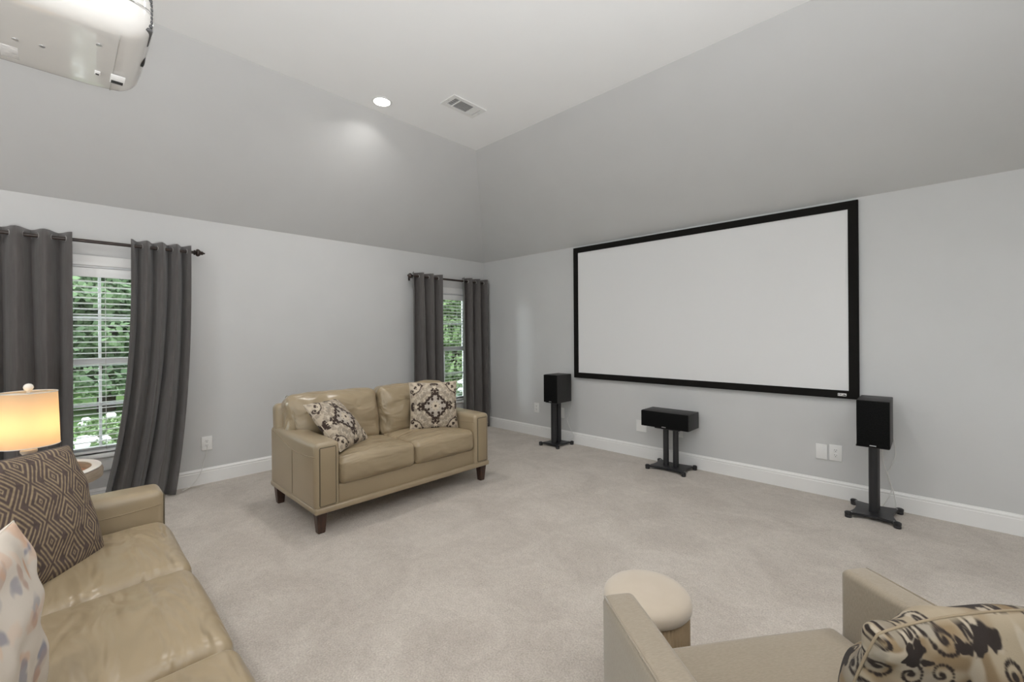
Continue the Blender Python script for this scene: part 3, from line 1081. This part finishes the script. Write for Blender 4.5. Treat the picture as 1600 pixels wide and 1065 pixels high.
# ================================================================== CEILING FITTINGS
def can(x, y, label):
    c_ = thing('recessed_light', label, 'ceiling light', (x, y, ZC), 0, 'recessed ceiling lights')
    lathe('trim_ring', [(.070, -.0005), (.084, -.0015), (.082, -.006), (.068, -.007), (.066, -.004)], m_trim, c_, 40, ring=True)
    lathe('lens', [(.0675, -.003), (.0665, -.0065), (.04, -.0085), (0, -.009)], m_lens, c_, 40)
    l = bpy.data.lights.new('can_lamp', 'AREA')
    l.shape = 'DISK'
    l.size = .12
    l.energy = CAN_POWER
    l.color = (1.0, 0.985, 0.96)
    l.spread = R(150)
    lo = bpy.data.objects.new('can_lamp', l)
    C.objects.link(lo)
    lo.parent = c_
    lo.location = (0, 0, -.012)
    return c_


can(-3.335, 1.895, 'lit round recessed light in the white ceiling near the sloped edge')
for x, y, lb in ((-1.15, 1.895, 'unseen recessed fill light added above the middle of the screen'), (1.05, 1.895, 'unseen recessed fill light added past the armchair'),
                 (-3.335, -.9, 'unseen recessed fill light added above the side table lamp'), (-1.15, -.9, 'unseen recessed fill light added behind the projector'),
                 (1.05, -.9, 'unseen recessed fill light added toward the rear door')):
    can(x, y, lb)  # out of view, added to raise the room's brightness

v = thing('ceiling_vent', 'white rectangular air register with louvers in the flat ceiling', 'vent', (-2.905, 2.432, ZC))
bm = bmesh.new()
hx, hy = .095, .180
ox, oy = .062, .140
for (x0, x1, y0, y1) in ((-hx, hx, -hy, -oy), (-hx, hx, oy, hy), (-hx, -ox, -oy, oy), (ox, hx, -oy, oy)):
    abox(bm, x0, x1, y0, y1, -.009, -.0005)
bm_obj('frame', bm, m_trim, v)
box('duct_opening', -ox, ox, -oy, oy, -.0012, -.0004, mat('duct_dark', (.30, .30, .295), .8), v)
bm = bmesh.new()
def vane(bm, cx, cy, lx, ly, tilt, ax):
    vs = abox(bm, -lx / 2, lx / 2, -ly / 2, ly / 2, -.0006, .0006)
    M = Matrix.Translation((cx, cy, -.0055)) @ Matrix.Rotation(tilt, 4, ax)
    bmesh.ops.transform(bm, matrix=M, verts=vs)
for i in range(5):
    vane(bm, -.048 + i * .024, -.112, .010, .050, R(40), 'Y')
for i in range(13):
    vane(bm, 0, -.078 + i * .0115, .120, .010, R(35), 'X')
for i in range(5):
    vane(bm, 0, .082 + i * .0115, .120, .010, R(-12), 'X')
tag(bm_obj('louvers', bm, m_trim, v), kind='stuff')
for yy in (-.085, .070):
    box('divider', -ox, ox, yy - .004, yy + .004, -.010, -.001, m_trim, v)
tube('damper_lever', [(.02, .150, -.009), (.03, .158, -.016), (.034, .166, -.020)], .003, m_trim, v, 6)
lathe('screw', [(.004, -.0105), (.004, -.009)], m_silver, v, 10, (0, -.165, 0))
lathe('screw', [(.004, -.0105), (.004, -.009)], m_silver, v, 10, (0, .165, 0))

# ================================================================== LEATHER SOFAS
def make_sofa(name, label, cat, loc, rz, W, D, n, seed):
    """local: width along x, front toward +y, floor at z 0"""
    so = thing(name, label, cat, loc, rz, 'beige leather seating')
    hx, hy = W / 2, D / 2
    AW, AH, ZB = .165, .595, .176
    # base moulding
    box('base_rail', -hx - .001, hx + .001, -hy, hy + .004, .135, ZB, m_leather_s, so, .012, 3)
    # legs
    for sx in (-1, 1):
        for sy in (-1, 1):
            bm = bmesh.new()
            cx, cy = sx * (hx - .052), sy * (hy - .052)
            vs = abox(bm, cx - .034, cx + .034, cy - .034, cy + .034, 0, .136)
            for v_ in vs:
                if v_.co.z < .05:
                    v_.co.x += (-.010 if (v_.co.x - cx) * sx < 0 else -.012) * sx * (1 if (v_.co.x - cx) * sx > 0 else -1)
                    v_.co.y += -.011 * (1 if v_.co.y > cy else -1)
            bmesh.ops.bevel(bm, geom=list(bm.edges), offset=.003, segments=2, affect='EDGES')
            auto(bm_obj('leg', bm, m_leg, so), 50)
    # arms
    for sx in (-1, 1):
        cx = sx * (hx - AW / 2)
        y0, y1 = -hy + .004, hy
        arm = cushion('arm', AW, y1 - y0, AH - ZB + .02, .030, m_leather_s, so, (cx, (y0 + y1) / 2, (AH + ZB - .02) / 2), top=.012, n=16, wob=.0015, seed=seed + sx)
        lz = -(AH + ZB - .02) / 2
        ly = -(y0 + y1) / 2
        # inset front panel with dark piping round it
        pw, p0, p1 = .052, ZB + .012, AH - .030
        box('arm_panel', -pw, pw, y1 + ly - .004, y1 + ly + .005, p0 + lz, p1 + lz, m_leather2, arm, .004)
        rp = [(-pw, p0), (pw, p0), (pw, p1), (-pw, p1)]
        P = []
        for k in range(4):
            a, b = rp[k], rp[(k + 1) % 4]
            for t in (.02, .25, .5, .75, .98):
                P.append((a[0] + (b[0] - a[0]) * t, y1 + ly + .001, a[1] + (b[1] - a[1]) * t + lz))
        tube('piping', P, .0042, m_seam, arm, 6, closed=True)
        # curved pad seam and upright seam on the outer side
        ox = sx * (AW / 2 + .0005)
        sm = [(ox, y1 + ly - .012 - t * (y1 - y0 - .06), AH + lz - .085 + .055 * max(0, t - .35) ** 1.5 * 2 - .02 * math.sin(math.pi * min(1, t * 1.3))) for t in np.linspace(0, 1, 16)]
        tube('pad_seam', sm, .0028, m_leather2, arm, 6)
        ys_ = y1 + ly - .40
        tube('side_seam', [(ox, ys_, ZB + lz + .01), (ox, ys_, ZB + lz + .15), (ox, ys_ , AH + lz - .10)], .0014, m_seam, arm, 5)
        # pad seam inside
        oi = -sx * (AW / 2 + .0005)
        tube('pad_seam', [(oi, y1 + ly - .012 - t * .40, AH + lz - .06 - .012 * math.sin(math.pi * t)) for t in np.linspace(0, 1, 10)], .0022, m_leather2, arm, 6)
    # front rail
    box('front_rail', -hx + AW - .005, hx - AW + .005, hy - .10, hy - .018, ZB - .01, .300, m_leather2, so, .012, 3)
    box('deck', -hx + AW - .005, hx - AW + .005, -hy + .06, hy - .09, ZB - .01, .280, m_leather2, so, .006)
    # seat cushions
    iw = (W - 2 * AW) / n
    for i in range(n):
        cx = -hx + AW + iw * (i + .5)
        c_ = cushion('seat_cushion', iw - .003, .60, .176, .042, m_leather, so, (cx, hy - .60 / 2 + .004, .285 + .088), (R(1.5), 0, 0), top=.026, front=.014, wob=.0045, seed=seed + i * 3, n=22, wscale=6)
        y_ = .60 / 2
        tube('cushion_seam', [(iw * (t - .5) * .93, y_ - .012 + .012 * (1 - (2 * t - 1) ** 4), .058) for t in np.linspace(0, 1, 12)], .0022, m_leather2, c_, 5)
    # back frame
    bf = cushion('back_frame', W - .012, .13, .60, .045, m_leather_s, so, (0, -hy + .085, ZB + .30), (R(4), 0, 0), n=16, wob=.002, seed=seed + 9)
    # back cushions reach over the arms
    bw = (W - .05) / n
    for i in range(n):
        cx = -(W - .05) / 2 + bw * (i + .5)
        c_ = cushion('back_cushion', bw - .002, .205, .445, .075, m_leather, so, (cx, -hy + .235, .625), (R(12), 0, 0), top=.008, front=.050, wob=.014, seed=seed + 20 + i * 5, n=24, wscale=7)
        for e_ in ((-1,) if i == 0 else ()) + ((1,) if i == n - 1 else ()):
            xe = e_ * (bw / 2 - .034)
            tube('end_seam', [(xe, .098 * math.cos(a) * (1 + .2 * max(0, math.cos(a))), .222 * math.sin(a)) for a in np.linspace(-1.2, 1.9, 18)], .0022, m_leather2, c_, 5)
    return so


make_sofa('loveseat', 'two seat beige leather loveseat with tapered dark legs, set before the plain wall', 'sofa', (-3.285, 1.893, 0), R(-90), 1.525, .86, 2, 4)
make_sofa('sofa', 'three seat beige leather sofa with a diamond patterned pillow in its corner', 'sofa', (-1.672, -.108, 0), 0, 2.056, .87, 3, 31)

pillow('throw_pillow', .425, .155, 150, damask, m_damask, 'beige damask pillow tipped on its side against the loveseat arm', 'pillow', (-3.200, 1.437, .640), R(127.9), R(-41.6), R(3.2), 'damask throw pillows', seed=1)
pillow('throw_pillow', .425, .150, 150, damask, m_damask, 'beige damask pillow standing square against the loveseat back', 'pillow', (-3.178, 2.292, .668), R(66), R(-8), R(.5), 'damask throw pillows', seed=2)
pillow('throw_pillow', .470, .175, 230, diamonds, m_diamond, 'brown knitted pillow with tan diamond lines in the sofa corner', 'pillow', (-2.230, -.085, .668), R(138.2), R(-18), R(2), seed=3, pinch=.05, pipe=m_pipe_d, rc=.2)
pillow('throw_pillow', .430, .165, 200, floral, m_floral, 'cream pillow with blurred grey and rust floral print on the sofa', 'pillow', (-1.330, -.125, .665), R(165), R(-3), R(2), seed=4, wob=.012, pipe=m_pipe_c, pr=.0015)

# ================================================================== ARMCHAIR AND OTTOMAN
F_ = Vector((-.80, .60, 0))
rzc = math.atan2(F_.y, F_.x) - math.pi / 2
ac = thing('armchair', 'taupe linen armchair with slim track arms facing the loveseat', 'armchair', (-.07, 1.09, 0), rzc)
for sx in (-1, 1):
    # slab arm, a touch higher toward the back
    arm = cushion('arm', .090, .805, .495, .020, m_linen, ac, (sx * .3675, .0025, .3575), n=14, wob=.0012, seed=sx + 4)
    for v_ in arm.data.vertices:
        if v_.co.z > .15:
            v_.co.z += .03 * max(0, -v_.co.y / .4)
    tube('welt', [(sx * .0395, .392 - t * .77, .2435 + .03 * max(0, (t - .5) * 1.9)) for t in np.linspace(0, 1, 14)], .0026, m_linen, arm, 6)
cushion('seat_cushion', .645, .66, .155, .030, m_linen, ac, (0, .10, .348), top=.010, front=.006, n=18, wob=.002, seed=3)
box('seat_base', -.325, .325, -.36, .395, .11, .278, m_linen, ac, .015, 3)
cushion('backrest', .86, .15, .70, .055, m_linen, ac, (0, -.345, .46), (R(7), 0, 0), n=14)
cushion('back_cushion', .63, .13, .38, .05, m_linen, ac, (0, -.245, .575), (R(9), 0, 0), top=.01, front=.01, n=14)
for sx in (-1, 1):
    for sy in (-1, 1):
        lathe('leg', [(.016, 0), (.022, .02), (.026, .112)], m_leg, ac, 16, (sx * .36, sy * .33, 0))
pillow('throw_pillow', .425, .16, 260, damask_big, m_damask, 'dark scroll patterned damask pillow propped in the taupe armchair', 'pillow', (.008, 1.082, .628), R(233.1), R(-14), R(-1.5), 'damask throw pillows', seed=6, wob=.014, rc=.45, pinch=.02, pr=.0022, pipe=mat('piping_tan', (.27, .21, .135), .85))

ot = thing('ottoman', 'small round ottoman with cream padded top and pleated brown side', 'ottoman', (-.712, 1.400, 0))
lathe('cushion_top', [(.126, .362), (.138, .365), (.145, .374), (.147, .386), (.144, .400), (.134, .412), (.112, .420), (.07, .425), (0, .427)], m_boucle, ot, 48, deg=80)
bm = bmesh.new()
npl = 64
prev = None
for z, sc_ in ((.012, 1.0), (.17, .992), (.366, .985)):
    ring = []
    for k in range(npl * 4):
        a = 2 * math.pi * k / (npl * 4)
        rr = (.1375 + (.0032, .0010, -.0032, .0010)[k % 4]) * sc_
        ring.append(bm.verts.new((rr * math.cos(a), rr * math.sin(a), z)))
    if prev:
        for k in range(len(ring)):
            j = (k + 1) % len(ring)
            bm.faces.new((prev[k], prev[j], ring[j], ring[k]))
    else:
        bm.faces.new(ring[::-1])
    prev = ring
bm.faces.new(prev)
bm_obj('pleated_side', bm, m_pleat, ot, True)
lathe('base', [(.120, 0), (.122, .004), (.122, .0125)], m_dark, ot, 40)

# ================================================================== SIDE TABLE AND LAMP
m_wash = noisy(mat('whitewashed_wood', (.62, .56, .48), .55), 9, (.52, .46, .39), (.72, .68, .62), .2, 60, .001, stretch=(1, 1, 5))
m_wood = noisy(mat('weathered_wood', (.30, .24, .18), .6), 9, (.24, .19, .14), (.36, .29, .22), .2, 60, .001, stretch=(1, 1, 5))
m_redw = noisy(mat('reddish_wood', (.42, .22, .14), .45), 7, (.36, .18, .11), (.48, .27, .18), stretch=(1, 8, 1))
st = thing('side_table', 'round wooden side table with a raised whitewashed rim under the lamp', 'side table', (-3.315, -.115, 0))
lathe('rim', [(.222, .545), (.268, .540), (.276, .545), (.278, .575), (.272, .592), (.262, .600), (.236, .600), (.226, .594), (.222, .575)], m_wood, st, 56, deg=30, ring=True)
lathe('rim_top', [(.270, .5995), (.268, .6035), (.232, .6035), (.230, .5995)], mat('white_rim_paint', (.72, .70, .66), .45), st, 56, ring=True)
lathe('top', [(.226, .545), (.226, .568), (.0, .568)], m_redw, st, 48)
lathe('pedestal', [(.05, .02), (.045, .06), (.03, .12), (.042, .22), (.05, .30), (.034, .42), (.05, .50), (.09, .545)], m_wood, st, 28, deg=60)
lathe('foot_plate', [(.16, 0), (.165, .012), (.10, .03), (.05, .04)], m_wood, st, 36)

lp = thing('table_lamp', 'lit table lamp with cream drum shade and turned whitewashed base', 'lamp', (-3.315, -.115, .568))
lathe('base', [(.055, 0), (.057, .006), (.050, .014), (.028, .022), (.020, .030), (.022, .038), (.036, .050), (.052, .066), (.060, .078), (.063, .088), (.060, .098), (.044, .108), (.026, .118), (.021, .128), (.024, .138), (.031, .148), (.031, .158), (.015, .168)], m_wash, lp, 40, deg=50)
lathe('socket', [(.010, .166), (.014, .172), (.014, .235), (.010, .24)], m_silver, lp, 16)
def shade_ring(r0, z0, r1, z1, th=.0015):
    return [(r0, z0), (r1, z1), (r1 - th, z1), (r0 - th, z0), (r0, z0)]
bm = bmesh.new()
alathe(bm, [(.113, .182), (.105, .452)], 64)
bmesh.ops.delete(bm, geom=[f for f in bm.faces if len(f.verts) > 4], context='FACES_ONLY')
lathe_o = bm_obj('lamp_shade', bm, m_shade, lp, True)
for (r_, z_) in ((.113, .182), (.105, .452)):
    tube('shade_rim', [(r_ * math.cos(a), r_ * math.sin(a), z_) for a in np.linspace(0, 2 * math.pi, 49)[:-1]], .0022, m_trim, lathe_o, 6, closed=True)
bm = bmesh.new()
for k in range(3):
    a = 2 * math.pi * k / 3 + .4
    atube(bm, [(0, 0, .447), (.105 * math.cos(a), .105 * math.sin(a), .450)], .0018, 6)
atube(bm, [(.012, 0, .24), (.055, 0, .30), (.055, 0, .38), (0, 0, .447)], .0018, 6)
atube(bm, [(-.012, 0, .24), (-.055, 0, .30), (-.055, 0, .38), (0, 0, .447)], .0018, 6)
bm_obj('harp', bm, m_silver, lp, True)
lathe('finial', [(.004, .446), (.009, .450), (.007, .455), (.010, .459), (.017, .467), (.0195, .477), (.017, .487), (.010, .494), (0, .497)], mat('glass_ball', (.85, .80, .72), .08, spec=.8, coat=.5), lp, 24, deg=70)
lathe('bulb', [(.012, .235), (.016, .25), (.028, .285), (.030, .305), (.024, .325), (.010, .336), (0, .338)], emit_mat('lit_bulb', (1.0, .68, .36), 17.0), lp, 20, deg=70)
# ================================================================== PROJECTOR
pj = thing('projector', 'glossy white projector hanging upside down from the ceiling on a pole', 'projector', (-1.755, -.012, 2.108))
pb = cushion('body', .46, .39, .165, .055, m_proj, pj, (0, 0, .0825), n=22, front=.008)
# profile: pinch the shell toward the lens side
for v_ in pb.data.vertices:
    if v_.co.y > .08:
        k = (v_.co.y - .08) / .12
        v_.co.z += (.010 * k if v_.co.z < 0 else -.006 * k)
tube('shell_seam', [(x, .128, -.0805 + .008 * max(0, (abs(x) - .175) / .055) ** 2) for x in np.linspace(-.185, .185, 12)], .0011, m_projseam, pb, 5)
tube('shell_seam', [(.2303, y, .0 + .0 * y) for y in np.linspace(-.15, .15, 10)], .0011, m_projseam, pb, 5)
# front intake grilles and lens
bm = bmesh.new()
for i in range(9):
    abox(bm, .115, .205, .176, .1935 + .001 * math.sin(i / 8 * math.pi), -.048 + i * .0115, -.0395 + i * .0115, .0015, 1)
tag(bm_obj('intake_grille', bm, mat('grille_grey', (.06, .06, .06), .5), pb), kind='stuff')
lathe('lens_ring', [(.052, .170), (.052, .1945), (.047, .197), (.040, .194), (.038, .176)], mat('lens_black', (.015, .015, .016), .25), pb, 40, (0, 0, 0), axis='y')
lathe('lens_glass', [(.039, .178), (.025, .188), (0, .192)], mat('lens_glass', (.02, .02, .035), .03, spec=.9, coat=1), pb, 32, (0, 0, 0), axis='y', deg=80)
# underside details
def under(n, x, y, wx, wy, m, h=.0012, bev=.0008, par=pb):
    return box(n, x - wx / 2, x + wx / 2, y - wy / 2, y + wy / 2, -.0825 - h, -.0820, m, par, bev)
rec = under('foot_recess', -.085, .140, .060, .034, m_plate, .002, .0015)
under('recess_slot', -.104, .140, .020, .028, m_dark, .003, .0005, rec)
pw_ = under('sensor_window', -.080, .094, .028, .013, m_plate, .002, .0015)
under('sensor_slot', -.086, .094, .008, .008, m_dark, .003, .0005, pw_)
under('rating_label', -.120, -.085, .075, .035, m_sticker, .0006, .0002)
under('rating_label', -.125, -.135, .060, .040, m_sticker, .0006, .0002)
for (x, y) in ((.10, .09), (.10, -.12), (-.02, -.02), (-.03, -.07)):
    lathe('screw', [(.006, -.0845), (.006, -.082)], m_silver, pb, 12, (x, y, 0))
box('mount_plate', -.10, .10, -.09, .09, .168, .182, m_trim, pj, .004)
for sx in (-1, 1):
    for sy in (-1, 1):
        tube('mount_arm', [(sx * .06, sy * .05, .176), (sx * .13, sy * .11, .166)], .008, m_trim, pj, 8)
lathe('mount_pole', [(.020, .18), (.020, ZC - 2.118 - .015)], m_trim, pj, 24)
lathe('ceiling_flange', [(.07, ZC - 2.118 - .014), (.07, ZC - 2.118 - .001)], m_trim, pj, 32)

# ================================================================== OUTSIDE
m_lawn = noisy(mat('lawn', (.10, .18, .05), .95), 1.2, (.07, .14, .035), (.15, .24, .07), .5, 30, .03)
ZG = -.35
bm = bmesh.new()
abox(bm, -70, XL - T - .01, -50, 60, ZG - .1, ZG)
struct(tag(bm_obj('lawn', bm, m_lawn), 'green mown lawn outside the windows', 'lawn'))


def leaf_mat(name, c1, c2):
    m = noisy(mat(name, c1, .7, spec=.25), 1.6, c1, c2, lo=.3, hi=.7)
    return m
m_leaf = [leaf_mat('leaf_deep', (.070, .110, .058), (.175, .25, .125)), leaf_mat('leaf_fresh', (.10, .155, .065), (.24, .32, .15)), leaf_mat('leaf_bluegreen', (.07, .11, .075), (.18, .24, .16))]
m_bark = mat('bark', (.06, .045, .035), .9)


def leaves(name, m, parent, pts, size, rng, droop=.3):
    vs, fs = [], []
    for p in pts:
        d = Vector((rng.uniform(-1, 1), rng.uniform(-1, 1), rng.uniform(-.8, .35) - droop)).normalized()
        a = d.orthogonal().normalized()
        a.rotate(Matrix.Rotation(rng.uniform(0, 6.28), 3, d))
        s = size * rng.uniform(.6, 1.35)
        b = len(vs)
        p = Vector(p)
        vs += [p, p + d * s * .45 + a * s * .32, p + d * s, p + d * s * .45 - a * s * .32]
        fs.append((b, b + 1, b + 2, b + 3))
    me = bpy.data.meshes.new(name)
    me.from_pydata([tuple(v_) for v_ in vs], [], fs)
    return tag(link(name, me, m, parent), kind='stuff')


def tree(label, x, y, h, r, base, mi, n, seed, size=.16):
    rng = random.Random(seed)
    t = thing('tree', label, 'tree', (x, y, ZG), 0, 'trees beyond the lawn')
    tube('trunk', [(0, 0, -.05), (.04, .03, h * .4), (0, 0, h * .85)], [.16, .12, .04], m_bark, t, 10)
    pts = []
    while len(pts) < n:
        # tiers of drooping boughs
        k = rng.random()
        z = base + (h - base) * k
        rad = r * (1 - k) ** .55 * (.75 + .35 * math.sin(z * 7.0)) 
        a = rng.uniform(0, 6.283)
        q = rad * math.sqrt(rng.uniform(.35, 1.0))
        lump = .85 + .25 * math.sin(a * 5 + z * 3)
        pts.append((q * lump * math.cos(a), q * lump * math.sin(a), z - q * .22 + rng.uniform(-.12, .12)))
    leaves('foliage', m_leaf[mi], t, pts, size, rng)
    return t


tree('dense deep green evergreen seen through the blind behind the lamp', -13.2, .70, 8.0, 1.95, .70, 0, 26000, 1, .17)
tree('fresh green leafy tree set beside the dense evergreen', -14.6, 5.6, 9, 2.1, .7, 1, 9000, 2, .24)
tree('blue green conifer standing on the far side of the lawn', -15.5, -4.4, 9, 2.1, .7, 2, 6000, 3, .26)
tree('bright leafy tree seen through the blind by the room corner', -10.4, 8.25, 7.5, 1.9, .45, 1, 24000, 4, .15)
tree('deep green tree crowding behind the bright leafy tree', -14.5, 11.6, 9, 2.2, .6, 0, 12000, 5, .24)
hd = thing('hedge', 'tall dark hedge running along the far edge of the lawn', 'hedge', (-19.5, 4.0, ZG))
rng = random.Random(77)
bm = bmesh.new(); abox(bm, -.5, .5, -13, 15, 0, 7.6); bm_obj('inner_twigs', bm, m_leaf[0], hd)
leaves('foliage', m_leaf[0], hd, [(rng.uniform(.3, 1.0), rng.uniform(-13, 15), rng.uniform(0, 7.9)) for _ in range(16000)], .40, rng)

m_white = mat('white_petals', (.80, .80, .76), .7)
blos = None
def shrub(x, y, r, h, seed, label, nb):
    global blos
    rng = random.Random(seed)
    s = thing('flowering_shrub', label, 'shrub', (x, y, ZG), 0, 'white flowering shrubs outside')
    tube('stem', [(0, 0, -.02), (0, 0, h * .5)], .02, m_bark, s, 6)
    pts = []
    for _ in range(2600):
        a, k = rng.uniform(0, 6.283), math.sqrt(rng.random())
        zz = h * math.sqrt(max(0, 1 - k * k)) * rng.uniform(.45, 1.0)
        pts.append((r * k * math.cos(a), r * k * math.sin(a), zz))
    leaves('foliage', m_leaf[rng.choice((1, 2))], s, pts, .060, rng, .0)
    if blos is None:
        bm = bmesh.new()
        bmesh.ops.create_icosphere(bm, subdivisions=2, radius=1.0)
        for v_ in bm.verts:
            v_.co *= 1 + .45 * noise.noise(v_.co * 3.6)
        blos = bpy.data.meshes.new('blossom')
        bm.to_mesh(blos); bm.free()
        blos.materials.append(m_white)
    for i in range(nb):
        a, k = rng.uniform(0, 6.283), math.sqrt(rng.random()) * .95
        zz = h * math.sqrt(max(0.05, 1 - k * k)) + .01
        b = link('blossom', blos, None, s, (r * k * math.cos(a), r * k * math.sin(a), zz))
        q = rng.uniform(.035, .062)
        b.scale = (q, q, q * .75)
    return s


shrub(-6.1, .15, .48, .62, 1, 'leafy shrub with white blooms right outside the lamp window', 22)
shrub(-6.6, 1.25, .50, .60, 2, 'rounded white flowering shrub next to the one outside the lamp window', 18)
shrub(-7.6, .45, .55, .66, 3, 'white flowering shrub one row out into the lawn', 18)
shrub(-6.2, 4.9, .50, .66, 4, 'white flowering shrub outside the window by the room corner', 12)
shrub(-6.9, 5.7, .52, .68, 5, 'leafy flowering shrub farther along from the corner window', 12)
